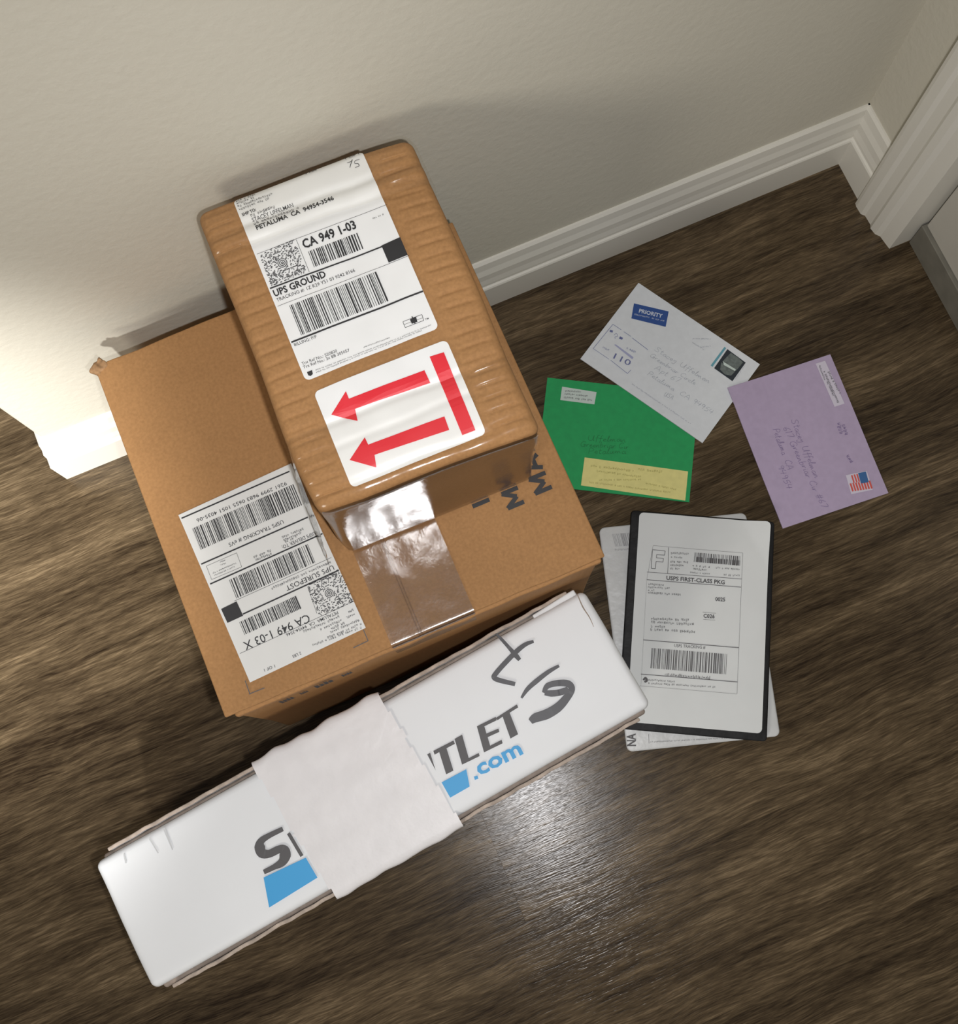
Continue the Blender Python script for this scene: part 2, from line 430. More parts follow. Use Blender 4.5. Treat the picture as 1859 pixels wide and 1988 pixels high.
def clear_tape(name, bump=0.0008, scale=140.0, gloss=0.10, edge=1.0):
    m = bpy.data.materials.new(name); m.use_nodes = True
    nt = m.node_tree; nt.nodes.clear()
    out = N(nt, 'ShaderNodeOutputMaterial')
    tr = N(nt, 'ShaderNodeBsdfTransparent'); tr.inputs['Color'].default_value = (0.985, 0.98, 0.965, 1)
    gl = N(nt, 'ShaderNodeBsdfGlossy'); gl.inputs['Roughness'].default_value = 0.17
    fr = N(nt, 'ShaderNodeFresnel'); fr.inputs['IOR'].default_value = 1.5
    ad = N(nt, 'ShaderNodeMath', operation='MULTIPLY_ADD'); ad.inputs[1].default_value = edge; ad.inputs[2].default_value = gloss
    nt.links.new(fr.outputs['Fac'], ad.inputs[0])
    mx = N(nt, 'ShaderNodeMixShader')
    nt.links.new(ad.outputs[0], mx.inputs['Fac']); nt.links.new(tr.outputs[0], mx.inputs[1]); nt.links.new(gl.outputs[0], mx.inputs[2])
    tc = N(nt, 'ShaderNodeTexCoord')
    nb = N(nt, 'ShaderNodeTexNoise'); nb.inputs['Scale'].default_value = scale; nb.inputs['Detail'].default_value = 3
    nt.links.new(tc.outputs['Object'], nb.inputs['Vector'])
    b = N(nt, 'ShaderNodeBump'); b.inputs['Strength'].default_value = 1.0; b.inputs['Distance'].default_value = bump
    nt.links.new(nb.outputs['Fac'], b.inputs['Height'])
    nt.links.new(b.outputs['Normal'], gl.inputs['Normal'])
    nt.links.new(mx.outputs[0], out.inputs['Surface'])
    return m

def wall_paint(name, color):
    m, nt, p = new_mat(name)
    p.inputs['Base Color'].default_value = (*color, 1)
    p.inputs['Roughness'].default_value = 0.62
    p.inputs['Specular IOR Level'].default_value = 0.3
    tc = N(nt, 'ShaderNodeTexCoord')
    nz = N(nt, 'ShaderNodeTexNoise'); nz.inputs['Scale'].default_value = 120; nz.inputs['Detail'].default_value = 3
    nt.links.new(tc.outputs['Object'], nz.inputs['Vector'])
    b = N(nt, 'ShaderNodeBump'); b.inputs['Strength'].default_value = 0.5; b.inputs['Distance'].default_value = 0.0011
    nt.links.new(nz.outputs['Fac'], b.inputs['Height']); nt.links.new(b.outputs['Normal'], p.inputs['Normal'])
    return m

def wood_floor(name):
    m, nt, p = new_mat(name)
    L = nt.links.new
    geo = N(nt, 'ShaderNodeNewGeometry'); oi = N(nt, 'ShaderNodeObjectInfo')
    off = N(nt, 'ShaderNodeCombineXYZ')
    k1 = N(nt, 'ShaderNodeMath', operation='MULTIPLY'); k1.inputs[1].default_value = 37.0
    L(oi.outputs['Random'], k1.inputs[0]); L(k1.outputs[0], off.inputs['X']); L(k1.outputs[0], off.inputs['Z'])
    pos = N(nt, 'ShaderNodeVectorMath', operation='ADD'); L(geo.outputs['Position'], pos.inputs[0]); L(off.outputs[0], pos.inputs[1])
    # slow wander so that the grain bends round knots
    wn = N(nt, 'ShaderNodeTexNoise'); wn.inputs['Scale'].default_value = 5.0; wn.inputs['Detail'].default_value = 2
    L(pos.outputs[0], wn.inputs['Vector'])
    ws = N(nt, 'ShaderNodeVectorMath', operation='SCALE'); ws.inputs['Scale'].default_value = 0.022
    L(wn.outputs['Color'], ws.inputs[0])
    wp = N(nt, 'ShaderNodeVectorMath', operation='ADD'); L(pos.outputs[0], wp.inputs[0]); L(ws.outputs[0], wp.inputs[1])
    def grain(sx, sy, detail, rough=0.6):
        mp = N(nt, 'ShaderNodeMapping'); mp.inputs['Scale'].default_value = (sx, sy, 1)
        L(wp.outputs[0], mp.inputs['Vector'])
        nz = N(nt, 'ShaderNodeTexNoise'); nz.inputs['Scale'].default_value = 1.0; nz.inputs['Detail'].default_value = detail; nz.inputs['Roughness'].default_value = rough
        L(mp.outputs[0], nz.inputs['Vector'])
        return nz.outputs['Fac']
    broad = grain(2.6, 22, 5, 0.55); mid = grain(13, 170, 4, 0.62); fine = grain(60, 800, 2)
    a = N(nt, 'ShaderNodeMath', operation='MULTIPLY'); a.inputs[1].default_value = 0.40; L(broad, a.inputs[0])
    b2 = N(nt, 'ShaderNodeMath', operation='MULTIPLY_ADD'); b2.inputs[1].default_value = 0.36; L(mid, b2.inputs[0]); L(a.outputs[0], b2.inputs[2])
    c = N(nt, 'ShaderNodeMath', operation='MULTIPLY_ADD'); c.inputs[1].default_value = 0.32; L(fine, c.inputs[0]); L(b2.outputs[0], c.inputs[2])
    cr = N(nt, 'ShaderNodeValToRGB'); e = cr.color_ramp.elements
    e[0].position = 0.40; e[0].color = (0.020, 0.0125, 0.0068, 1)
    e[1].position = 0.70; e[1].color = (0.215, 0.155, 0.090, 1)
    x = e.new(0.50); x.color = (0.057, 0.039, 0.0215, 1)
    x = e.new(0.58); x.color = (0.100, 0.070, 0.039, 1)
    L(c.outputs[0], cr.inputs['Fac'])
    # each plank has a tone of its own
    tone = N(nt, 'ShaderNodeMapRange'); tone.inputs['To Min'].default_value = 0.93; tone.inputs['To Max'].default_value = 1.07
    L(oi.outputs['Random'], tone.inputs['Value'])
    mx = N(nt, 'ShaderNodeMix', data_type='RGBA', blend_type='MULTIPLY'); mx.inputs[0].default_value = 1.0
    L(cr.outputs['Color'], mx.inputs[6]); L(tone.outputs['Result'], mx.inputs[7])
    L(mx.outputs[2], p.inputs['Base Color'])
    p.inputs['Roughness'].default_value = 0.20
    p.inputs['Specular IOR Level'].default_value = 0.23
    bsum = N(nt, 'ShaderNodeMath', operation='ADD'); L(mid, bsum.inputs[0]); L(fine, bsum.inputs[1])
    bm = N(nt, 'ShaderNodeBump'); bm.inputs['Strength'].default_value = 1.0; bm.inputs['Distance'].default_value = 0.00015
    L(bsum.outputs[0], bm.inputs['Height']); L(bm.outputs['Normal'], p.inputs['Normal'])
    return m

M = dict(
    wall=wall_paint('warm_grey_wall_paint', (0.605, 0.578, 0.49)),
    trim=plain('white_trim_paint', (0.72, 0.70, 0.63), 0.42),
    door=plain('door_paint', (0.52, 0.50, 0.44), 0.5, var=0.03, scale=30),
    sweep=plain('grey_rubber', (0.17, 0.16, 0.13), 0.7, var=0.15, scale=40),
    wood=wood_floor('dark_wood_plank'),
    under=plain('dark_underlay', (0.012, 0.009, 0.006), 0.9),
    card=cardboard('kraft_cardboard', (0.345, 0.182, 0.073), 0),
    card2=cardboard('worn_kraft_cardboard', (0.365, 0.192, 0.077), 1),
    cut=plain('cut_corrugated_edge', (0.28, 0.16, 0.075), 0.9, var=0.25, scale=300),
    label=plain('white_label_paper', (0.80, 0.805, 0.80), 0.5, var=0.02, scale=40),
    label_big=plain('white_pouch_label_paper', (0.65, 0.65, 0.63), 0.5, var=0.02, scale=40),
    black=plain('black_print', (0.022, 0.022, 0.024), 0.6),
    dark=plain('dark_grey_print', (0.085, 0.082, 0.085), 0.6),
    grey=plain('faded_grey_print', (0.30, 0.30, 0.31), 0.7),
    scuff=plain('faint_scuff', (0.50, 0.51, 0.52), 0.7),
    red=plain('red_print', (0.70, 0.018, 0.032), 0.5),
    blue=plain('sky_blue_print', (0.045, 0.33, 0.66), 0.55),
    marker=plain('marker_ink', (0.055, 0.055, 0.062), 0.5),
    white_card=plain('white_faced_cardboard', (0.73, 0.745, 0.76), 0.55, var=0.02, scale=14),
    grey_card=plain('grey_brown_cardboard', (0.30, 0.245, 0.205), 0.85, var=0.2, scale=120),
    rim=plain('torn_cardboard_rim', (0.40, 0.33, 0.275), 0.85, var=0.3, scale=90),
    white_tape=plain('white_packing_tape', (0.71, 0.695, 0.70), 0.45, var=0.03, scale=55, bump=0.0004, bump_scale=110),
    tape=clear_tape('clear_packing_tape', 0.00014, 230.0, 0.22, 0.6),
    tape_dull=clear_tape('scuffed_packing_tape', 0.0003, 60.0, 0.035, 0.0),
    tape_loose=clear_tape('loose_packing_tape', 0.0004, 90.0, 0.16),
    black_poly=plain('black_poly_film', (0.010, 0.010, 0.011), 0.55, spec=0.25, var=0.3, scale=50, bump=0.001, bump_scale=60),
    white_poly=plain('white_poly_film', (0.56, 0.57, 0.57), 0.4, var=0.05, scale=20, bump=0.0012, bump_scale=50),
    paper=plain('copier_paper', (0.66, 0.68, 0.68), 0.7, var=0.02, scale=30),
    envelope=plain('white_envelope_paper', (0.68, 0.71, 0.74), 0.75, var=0.03, scale=150),
    green=plain('green_envelope_paper', (0.014, 0.33, 0.098), 0.75, var=0.06, scale=150),
    purple=plain('lilac_envelope_paper', (0.42, 0.342, 0.485), 0.75, var=0.04, scale=150),
    yellow=plain('yellow_sticker', (0.74, 0.68, 0.26), 0.65, var=0.05, scale=150),
    sticker=plain('pale_sticker', (0.55, 0.64, 0.60), 0.6),
    sticker_lilac=plain('pale_lilac_sticker', (0.60, 0.56, 0.66), 0.6),
    royal=plain('royal_blue_sticker', (0.022, 0.075, 0.28), 0.5),
    white_ink=plain('white_print', (0.58, 0.64, 0.74), 0.6),
    stamp_blue=plain('blue_stamp_ink', (0.13, 0.15, 0.32), 0.7),
    stamp_band=plain('pale_blue_stamp_band', (0.36, 0.38, 0.56), 0.7),
    pencil=plain('pencil_line', (0.33, 0.35, 0.40), 0.7),
    pen=plain('violet_pen_line', (0.175, 0.125, 0.26), 0.7),
    green_pen=plain('dark_green_pen_line', (0.006, 0.13, 0.035), 0.7),
    olive=plain('olive_print', (0.40, 0.36, 0.11), 0.7),
    stamp_dark=plain('stamp_dark_blue', (0.020, 0.028, 0.038), 0.5),
    stamp_grey=plain('stamp_grey', (0.13, 0.155, 0.15), 0.5, var=0.3, scale=300),
    stamp_cyan=plain('stamp_cyan', (0.12, 0.34, 0.42), 0.5),
    flag_red=plain('flag_red', (0.60, 0.085, 0.065), 0.6),
    flag_blue=plain('flag_blue', (0.035, 0.12, 0.30), 0.6),
)

# ---------------------------------------------------------------- object helpers
def link(name, me, mat, parent=None, loc=None, rotz=None, smooth=False):
    o = bpy.data.objects.new(name, me)
    COL.objects.link(o)
    if mat is not None:
        me.materials.append(mat)
    if parent is not None:
        o.parent = parent
    if loc is not None:
        o.location = loc
    if rotz is not None:
        o.rotation_euler = (0, 0, rotz)
    if smooth:
        for f in me.polygons:
            f.use_smooth = True
    return o

def from_bm(name, bm, mat, parent=None, loc=None, rotz=None, smooth=False):
    me = bpy.data.meshes.new(name)
    bm.normal_update()
    bm.to_mesh(me); bm.free()
    return link(name, me, mat, parent, loc, rotz, smooth)

def thing(name, label, cat, loc, rotz=0.0, group=None):
    o = bpy.data.objects.new(name, None)
    o.empty_display_size = 0.05
    COL.objects.link(o)
    o.location = loc; o.rotation_euler = (0, 0, rotz)
    o['label'] = label; o['category'] = cat
    if group:
        o['group'] = group
    return o

def struct(o, label=None):
    o['kind'] = 'structure'
    if label:
        o['label'] = label
    return o

def box_bm(x0, x1, y0, y1, z0, z1, bevel=0.0, seg=2):
    bm = bmesh.new()
    r = bmesh.ops.create_cube(bm, size=1.0)
    for v in bm.verts:
        v.co = Vector(((x0+x1)/2 + v.co.x*(x1-x0), (y0+y1)/2 + v.co.y*(y1-y0), (z0+z1)/2 + v.co.z*(z1-z0)))
    if bevel:
        bmesh.ops.bevel(bm, geom=list(bm.edges), offset=bevel, segments=seg, profile=0.5, affect='EDGES')
    return bm

def extrude_profile(profile, a, b, mapper):
    """profile: list of 2D points; swept from a to b; mapper(t, u, v) -> world"""
    bm = bmesh.new()
    A = [bm.verts.new(mapper(a, u, v)) for u, v in profile]
    B = [bm.verts.new(mapper(b, u, v)) for u, v in profile]
    n = len(profile)
    for i in range(n):
        j = (i+1) % n
        bm.faces.new((A[i], A[j], B[j], B[i]))
    bm.faces.new(A); bm.faces.new(B[::-1])
    bmesh.ops.recalc_face_normals(bm, faces=bm.faces)
    return bm

def rounded_box(w, d, h, r, nx, ny, nz, fn=None, keep=None):
    """box standing on z=0 with rounded edges; fn bends a point, keep(point) selects faces"""
    hx, hy, hz = w/2, d/2, h/2
    bm = bmesh.new()
    def put(q):
        c = Vector((max(-hx+r, min(hx-r, q.x)), max(-hy+r, min(hy-r, q.y)), max(-hz+r, min(hz-r, q.z))))
        dv = q - c
        if dv.length > 1e-9:
            c = c + dv.normalized()*r
        return c + Vector((0, 0, hz))
    def ticks(n, half):
        k = 3
        t = [-half + r*i/k for i in range(k)] + [-half + r + (2*half-2*r)*i/n for i in range(n)] + [half - r + r*i/k for i in range(k+1)]
        return t
    X, Y, Z = ticks(nx, hx), ticks(ny, hy), ticks(nz, hz)
    def face(U, V, f):
        g = [[bm.verts.new(put(f(u, v))) for v in V] for u in U]
        for i in range(len(U)-1):
            for j in range(len(V)-1):
                bm.faces.new((g[i][j], g[i+1][j], g[i+1][j+1], g[i][j+1]))
    face(X, Y, lambda u, v: Vector((u, v, hz))); face(X, Y, lambda u, v: Vector((u, v, -hz)))
    face(X, Z, lambda u, v: Vector((u, hy, v))); face(X, Z, lambda u, v: Vector((u, -hy, v)))
    face(Y, Z, lambda u, v: Vector((hx, u, v))); face(Y, Z, lambda u, v: Vector((-hx, u, v)))
    bmesh.ops.remove_doubles(bm, verts=bm.verts, dist=1e-5)
    bmesh.ops.recalc_face_normals(bm, faces=bm.faces)
    if keep:
        bad = [f for f in bm.faces if not keep(f.calc_center_median())]
        bmesh.ops.delete(bm, geom=bad, context='FACES')
    if fn:
        for v in bm.verts:
            v.co = fn(v.co)
    return bm

def sheet_bm(w, h, nx, ny, zf, corner=0.0):
    """flat sheet centred on 0,0 with optional rounded corners, bent by zf(x, y)"""
    bm = bmesh.new()
    hw, hh = w/2, h/2
    def rc(x, y):
        if corner:
            cx, cy = max(-hw+corner, min(hw-corner, x)), max(-hh+corner, min(hh-corner, y))
            dx, dy = x-cx, y-cy
            if dx and dy:
                m = max(abs(dx), abs(dy)); l = math.hypot(dx, dy)
                return cx + dx*m/l, cy + dy*m/l
        return x, y
    def ticks(n, half):
        if not corner:
            return [-half + 2*half*i/n for i in range(n+1)]
        k = 4
        return [-half + corner*i/k for i in range(k)] + [-half+corner + (2*half-2*corner)*i/n for i in range(n)] + [half-corner + corner*i/k for i in range(k+1)]
    X, Y = ticks(nx, hw), ticks(ny, hh)
    g = []
    for x in X:
        row = []
        for y in Y:
            a, b = rc(x, y)
            row.append(bm.verts.new((a, b, zf(a, b))))
        g.append(row)
    for i in range(len(X)-1):
        for j in range(len(Y)-1):
            bm.faces.new((g[i][j], g[i+1][j], g[i+1][j+1], g[i][j+1]))
    return bm

# ---------------------------------------------------------------- print: letters, bars, lines, pen strokes
STROKE = {  # single-line hand lettering, unit cap height, (advance, strokes)
 'S': (.7, [[(.6,.85),(.4,1),(.15,.85),(.25,.6),(.5,.4),(.5,.1),(.25,0),(.05,.15)]]),
 'U': (.75, [[(.1,1),(.08,.3),(.25,0),(.5,.15),(.6,1),(.6,.1),(.7,0)]]),
 'G': (.75, [[(.65,.8),(.4,1),(.1,.6),(.15,.1),(.45,0),(.62,.4),(.4,.42),(.65,.4),(.6,-.1)]]),
 'C': (.65, [[(.6,.8),(.4,1),(.1,.6),(.12,.15),(.35,0),(.6,.15)]]),
 'P': (.65, [[(.15,0),(.2,1),(.5,.95),(.6,.7),(.45,.5),(.18,.48)]]),
 'A': (.75, [[(.05,0),(.35,1),(.65,0)],[(.15,.35),(.6,.35)]]),
 'a': (.45, [[(.38,.45),(.15,.45),(.05,.15),(.2,0),(.38,.3),(.38,.05),(.48,.05)]]),
 'b': (.45, [[(.08,1),(.06,0),(.3,.05),(.38,.3),(.2,.45),(.08,.25)]]),
 'c': (.4, [[(.36,.4),(.15,.45),(.05,.15),(.2,0),(.4,.08)]]),
 'e': (.4, [[(.06,.2),(.32,.3),(.2,.48),(.05,.2),(.2,0),(.4,.1)]]),
 'f': (.35, [[(.35,.9),(.2,1),(.15,.6),(.12,-.3)],[(0,.45),(.32,.5)]]),
 'i': (.22, [[(.08,.45),(.08,.05),(.2,.08)],[(.09,.65),(.1,.7)]]),
 'l': (.25, [[(.05,.1),(.18,.95),(.1,.9),(.08,.05),(.25,.08)]]),
 'm': (.65, [[(.05,.45),(.05,0),(.2,.45),(.26,.1),(.26,0),(.42,.45),(.48,.1),(.62,.05)]]),
 'n': (.48, [[(.05,.45),(.05,0),(.22,.45),(.32,.3),(.34,.02),(.46,.08)]]),
 'p': (.45, [[(.08,.45),(.05,-.45),(.08,.3),(.3,.45),(.36,.2),(.2,0),(.06,.05)]]),
 'r': (.38, [[(.05,.45),(.07,0),(.15,.35),(.34,.45)]]),
 't': (.35, [[(.15,.9),(.12,.05),(.3,.05)],[(0,.55),(.3,.6)]]),
 'u': (.48, [[(.05,.45),(.08,.05),(.25,.05),(.34,.45),(.34,.05),(.46,.08)]]),
 'y': (.45, [[(.05,.45),(.1,.15),(.32,.45),(.3,-.3),(.12,-.45),(.05,-.25)]]),
 '1': (.3, [[(.1,.85),(.18,1),(.12,0)]]),
 '4': (.55, [[(.15,1),(.05,.45),(.5,.45)],[(.42,.9),(.36,0)]]),
 '5': (.55, [[(.5,1),(.18,.95),(.12,.55),(.4,.6),(.45,.2),(.1,0)]]),
 '6': (.5, [[(.4,1),(.1,.4),(.15,.05),(.4,.1),(.38,.4),(.12,.35)]]),
 '7': (.5, [[(.05,.95),(.45,1),(.2,0)]]),
 '9': (.5, [[(.42,.8),(.2,1),(.08,.7),(.25,.5),(.42,.8),(.36,0)]]),
 '#': (.55, [[(.2,1),(.12,0)],[(.4,1),(.32,0)],[(.02,.65),(.52,.68)],[(0,.35),(.5,.38)]]),
 ' ': (.35, []),
}

class Print:
    def __init__(self):
        self.V, self.F = [], []
    def poly(self, pts):
        n = len(self.V)
        self.V += [(x, y) for x, y in pts]; self.F.append(list(range(n, n+len(pts))))
    def line(self, p, q, w):
        dx, dy = q[0]-p[0], q[1]-p[1]; l = math.hypot(dx, dy) or 1
        nx, ny = -dy/l*w/2, dx/l*w/2
        self.poly([(p[0]+nx, p[1]+ny), (q[0]+nx, q[1]+ny), (q[0]-nx, q[1]-ny), (p[0]-nx, p[1]-ny)])
    def ribbon(self, pts):
        # smooth the centre line, then lay quads with the widths along it
        P = []
        n = len(pts)
        for i in range(n-1):
            p0 = pts[max(0, i-1)]; p1 = pts[i]; p2 = pts[i+1]; p3 = pts[min(n-1, i+2)]
            for k in range(4):
                t = k/4
                P.append([0.5*((2*p1[c]) + (-p0[c]+p2[c])*t + (2*p0[c]-5*p1[c]+4*p2[c]-p3[c])*t*t + (-p0[c]+3*p1[c]-3*p2[c]+p3[c])*t**3) for c in range(2)] + [p1[2]*(1-t)+p2[2]*t])
        P.append(list(pts[-1]))
        L, Rr = [], []
        for i, a in enumerate(P):
            b = P[min(i+1, len(P)-1)]; c = P[max(i-1, 0)]
            dx, dy = b[0]-c[0], b[1]-c[1]; l = math.hypot(dx, dy) or 1
            w = a[2]/2
            L.append((a[0]-dy/l*w, a[1]+dx/l*w)); Rr.append((a[0]+dy/l*w, a[1]-dx/l*w))
        base = len(self.V)
        self.V += L + Rr
        m = len(L)
        for i in range(m-1):
            self.F.append([base+i, base+i+1, base+m+i+1, base+m+i])
    def text(self, s, p, q, h, bold):
        cu = bpy.data.curves.new('t', 'FONT')
        cu.body = s; cu.size = 10; cu.resolution_u = 2
        cu.offset = 0.28 if bold else 0.03
        ob = bpy.data.objects.new('t', cu)
        COL.objects.link(ob)
        dg = bpy.context.evaluated_depsgraph_get()
        me = bpy.data.meshes.new_from_object(ob.evaluated_get(dg))
        xs = [v.co.x for v in me.vertices]; ys = [v.co.y for v in me.vertices]
        x0, x1, y1 = min(xs), max(xs), max(ys)
        dx, dy = q[0]-p[0], q[1]-p[1]; l = math.hypot(dx, dy); ux, uy = dx/l, dy/l
        sx, sy = l/(x1-x0), h/y1
        base = len(self.V)
        for v in me.vertices:
            a, b = (v.co.x-x0)*sx, v.co.y*sy
            self.V.append((p[0]+a*ux-b*uy, p[1]+a*uy+b*ux))
        for f in me.polygons:
            self.F.append([base+i for i in f.vertices])
        bpy.data.objects.remove(ob, do_unlink=True); bpy.data.curves.remove(cu); bpy.data.meshes.remove(me)
    def hand(self, s, p, q, h):
        tot = sum(STROKE[c][0] for c in s)
        dx, dy = q[0]-p[0], q[1]-p[1]; l = math.hypot(dx, dy); ux, uy = dx/l, dy/l
        k = l/tot; x = 0
        for c in s:
            adv, st = STROKE[c]
            for line in st:
                pts = []
                for a, b in line:
                    aa = (x + a*0.95)*k + b*h*0.18; bb = b*h + math.sin(x*3.1)*h*0.06
                    pts.append((p[0]+aa*ux-bb*uy, p[1]+aa*uy+bb*ux, 0.34))
                self.ribbon(pts)
            x += adv
    def greek(self, p, q, h):
        """lines too small or too blurred to read: rows of short ticks, no characters"""
        dx, dy = q[0]-p[0], q[1]-p[1]; l = math.hypot(dx, dy); ux, uy = dx/l, dy/l
        t = 0.0
        while t < l - h*0.3:
            w = h*R.uniform(0.10, 0.20)
            for k in range(2):
                a = t + k*h*0.36; b0, b1 = h*R.uniform(0, .25), h*R.uniform(.55, 1)
                if a + w > l:
                    break
                self.poly([(p[0]+a*ux-b0*uy, p[1]+a*uy+b0*ux), (p[0]+(a+w)*ux-b0*uy, p[1]+(a+w)*uy+b0*ux),
                           (p[0]+(a+w)*ux-b1*uy, p[1]+(a+w)*uy+b1*ux), (p[0]+a*ux-b1*uy, p[1]+a*uy+b1*ux)])
            b = h*R.choice((.0, .42, .8)); a2 = min(l, t+h*0.5)
            self.line((p[0]+t*ux-b*uy, p[1]+t*uy+b*ux), (p[0]+a2*ux-b*uy, p[1]+a2*uy+b*ux), h*0.14)
            t += h*(R.choice((.78, .78, .82, .82, .82, 1.5)))
    def bars(self, tl, tr, bl, seed):
        rr = random.Random(seed)
        ux, uy = tr[0]-tl[0], tr[1]-tl[1]; vx, vy = bl[0]-tl[0], bl[1]-tl[1]
        L = math.hypot(ux, uy); mod = 0.42; t = 0.0
        while t < L:
            w = mod*rr.choice((1, 1, 1, 2, 2, 3)); w = min(w, L-t)
            a, b = t/L, (t+w)/L
            self.poly([(tl[0]+ux*a, tl[1]+uy*a), (tl[0]+ux*b, tl[1]+uy*b), (tl[0]+ux*b+vx, tl[1]+uy*b+vy), (tl[0]+ux*a+vx, tl[1]+uy*a+vy)])
            t += w + mod*rr.choice((1, 1, 1.5, 2, 2, 3))
    def bullseye(self, c, e, seed):
        """round target inside a field of loose specks"""
        rr = random.Random(seed)
        half = math.hypot(e[0]-c[0], e[1]-c[1])
        for r0, r1 in ((.4, 1.0), (1.7, 2.3), (3.0, 3.6)):
            n = 20; base = len(self.V)
            for i in range(n):
                a = 2*math.pi*i/n
                self.V.append((c[0]+r0*math.cos(a), c[1]+r0*math.sin(a))); self.V.append((c[0]+r1*math.cos(a), c[1]+r1*math.sin(a)))
            for i in range(n):
                j = (i+1) % n
                self.F.append([base+2*i, base+2*i+1, base+2*j+1, base+2*j])
        step = half*2/30
        for i in range(30):
            for j in range(30):
                x = -half + (i+.5+(j % 2)*.5)*step; y = -half + (j+.5)*step
                if math.hypot(x, y) < 4.2 or x > half or rr.random() > .40:
                    continue
                s = step*.50; w = step*rr.choice((.42, .5, .9))
                self.poly([(c[0]+x-w, c[1]+y-s*.8), (c[0]+x+w, c[1]+y-s*.8), (c[0]+x+w*.6, c[1]+y+s*.8), (c[0]+x-w*.6, c[1]+y+s*.8)])
    def run(self, items):
        for it in items:
            k = it[0]
            if k == 'T': self.text(*it[1:])
            elif k == 'P': self.poly(it[1])
            elif k == 'L': self.line(*it[1:])
            elif k == 'R': self.ribbon(it[1])
            elif k == 'G': self.greek(*it[1:])
            elif k == 'B': self.bars(*it[1:])
            elif k == 'M': self.bullseye(*it[1:])
            elif k == 'H': self.hand(*it[1:])
        return self
    def build(self, name, mat, parent, zf, cut=None):
        bm = bmesh.new()
        lay = bm.verts.layers.float.new('stack')
        vs = [bm.verts.new((x/1000, y/1000, 0)) for x, y in self.V]
        for k, f in enumerate(self.F):
            try:
                bm.faces.new([vs[i] for i in f])
            except ValueError:
                continue
            for i in f:
                vs[i][lay] = (k % 9)*0.00002
        bmesh.ops.triangulate(bm, faces=[f for f in bm.faces if len(f.verts) > 4])
        if cut:
            y0 = min(v.co.y for v in bm.verts); y1 = max(v.co.y for v in bm.verts); y = y0 + cut
            while y < y1:
                bmesh.ops.bisect_plane(bm, geom=list(bm.verts)+list(bm.edges)+list(bm.faces), plane_co=(0, y, 0), plane_no=(0, 1, 0), dist=1e-6)
                y += cut
            x0 = min(v.co.x for v in bm.verts); x1 = max(v.co.x for v in bm.verts); x = x0 + cut*2
            while x < x1:
                bmesh.ops.bisect_plane(bm, geom=list(bm.verts)+list(bm.edges)+list(bm.faces), plane_co=(x, 0, 0), plane_no=(1, 0, 0), dist=1e-6)
                x += cut*2
        bm.normal_update()
        for f in bm.faces:
            if f.normal.z < 0:
                f.normal_flip()
        for v in bm.verts:
            v.co.z = zf(v.co.x, v.co.y) + v[lay]
        return from_bm(name, bm, mat, parent)

def ink(name, key, mat, parent, zf, cut=None):
    return Print().run(PRINTS[key]).build(name, mat, parent, zf, cut)

def ink_each(name, key, mat, parent, zf, cut=None, groups=None, scale=None):
    items = PRINTS[key]
    if scale:
        items = [(it[0], [(p[0], p[1], p[2]*scale) for p in it[1]]) if it[0] == 'R' else it for it in items]
    out = []
    for k, g_ in enumerate(groups or [[i] for i in range(len(items))]):
        nm = name if isinstance(name, str) else name[k]
        out.append(Print().run([items[i] for i in g_]).build(nm, mat, parent, zf, cut))
    return out

flat = lambda z: (lambda x, y: z)

# ---------------------------------------------------------------- room
WX0, WX1 = -0.391, 0.5348       # back wall: free end on the left, inner corner on the right
HB = 0.0958

o = from_bm('wall_back', box_bm(WX0, WX1+0.12, 0.0, 0.115, 0.0, 2.4), M['wall'])
bm = box_bm(WX0, WX1+0.12, 0.0, 0.115, 0.0, 2.4)
# rounded free corner of the wall
ed = [e for e in bm.edges if all(abs(v.co.x-WX0) < 1e-4 for v in e.verts) and abs(e.verts[0].co.z-e.verts[1].co.z) > 1]
bmesh.ops.bevel(bm, geom=ed, offset=0.006, segments=4, profile=0.5, affect='EDGES')
bm.to_mesh(o.data); bm.free()
struct(o, 'warm grey painted wall with fine orange peel texture')

BASE = [(-0.008, 0), (0.0135, 0), (0.0135, 0.048), (0.0125, 0.050), (0.0105, 0.0515), (0.0105, 0.056), (0.0090, 0.064), (0.0085, 0.074), (0.0060, 0.082), (0.0045, HB-0.003), (0.0020, HB), (-0.008, HB)]
o = from_bm('baseboard_back', extrude_profile(BASE, WX0, WX1, lambda t, u, v: (WX0-u if t == WX0 else t, -u, v)), M['trim'])
struct(o, 'white moulded baseboard along the grey wall')
o = from_bm('baseboard_left', extrude_profile(BASE, 0.0, 0.128, lambda t, u, v: (WX0-u, -u if t == 0.0 else t, v)), M['trim'])
struct(o, 'white baseboard wrapping the free end of the wall')
YC0, YC1 = -0.064, -0.128       # casing
o = from_bm('baseboard_right', extrude_profile(BASE, 0.0, YC0, lambda t, u, v: (WX1-u, t, v)), M['trim'])
struct(o, 'short white baseboard between corner and door casing')
o = from_bm('wall_right', box_bm(WX1, WX1+0.115, YC1+0.012, 0.0, 0.0, 2.4), M['wall'])
struct(o, 'short grey side wall beside the door')
CAS = [(0, 0), (0.018, 0), (0.019, 0.004), (0.0185, 0.014), (0.0150, 0.018), (0.0145, 0.030), (0.0165, 0.034), (0.0150, 0.042), (0.0110, 0.047), (0.0095, 0.058), (0.0085, 0.064), (0, 0.064)]
o = from_bm('trim_1', extrude_profile(CAS, 0.0, 2.1, lambda t, u, v: (WX1-u, YC0-v, t)), M['trim'])
struct(o, 'white moulded door casing')
o = from_bm('trim_2', box_bm(WX1, WX1+0.115, YC1+0.0, YC1+0.012, 0.0, 2.1), M['trim'])
struct(o, 'white door jamb')
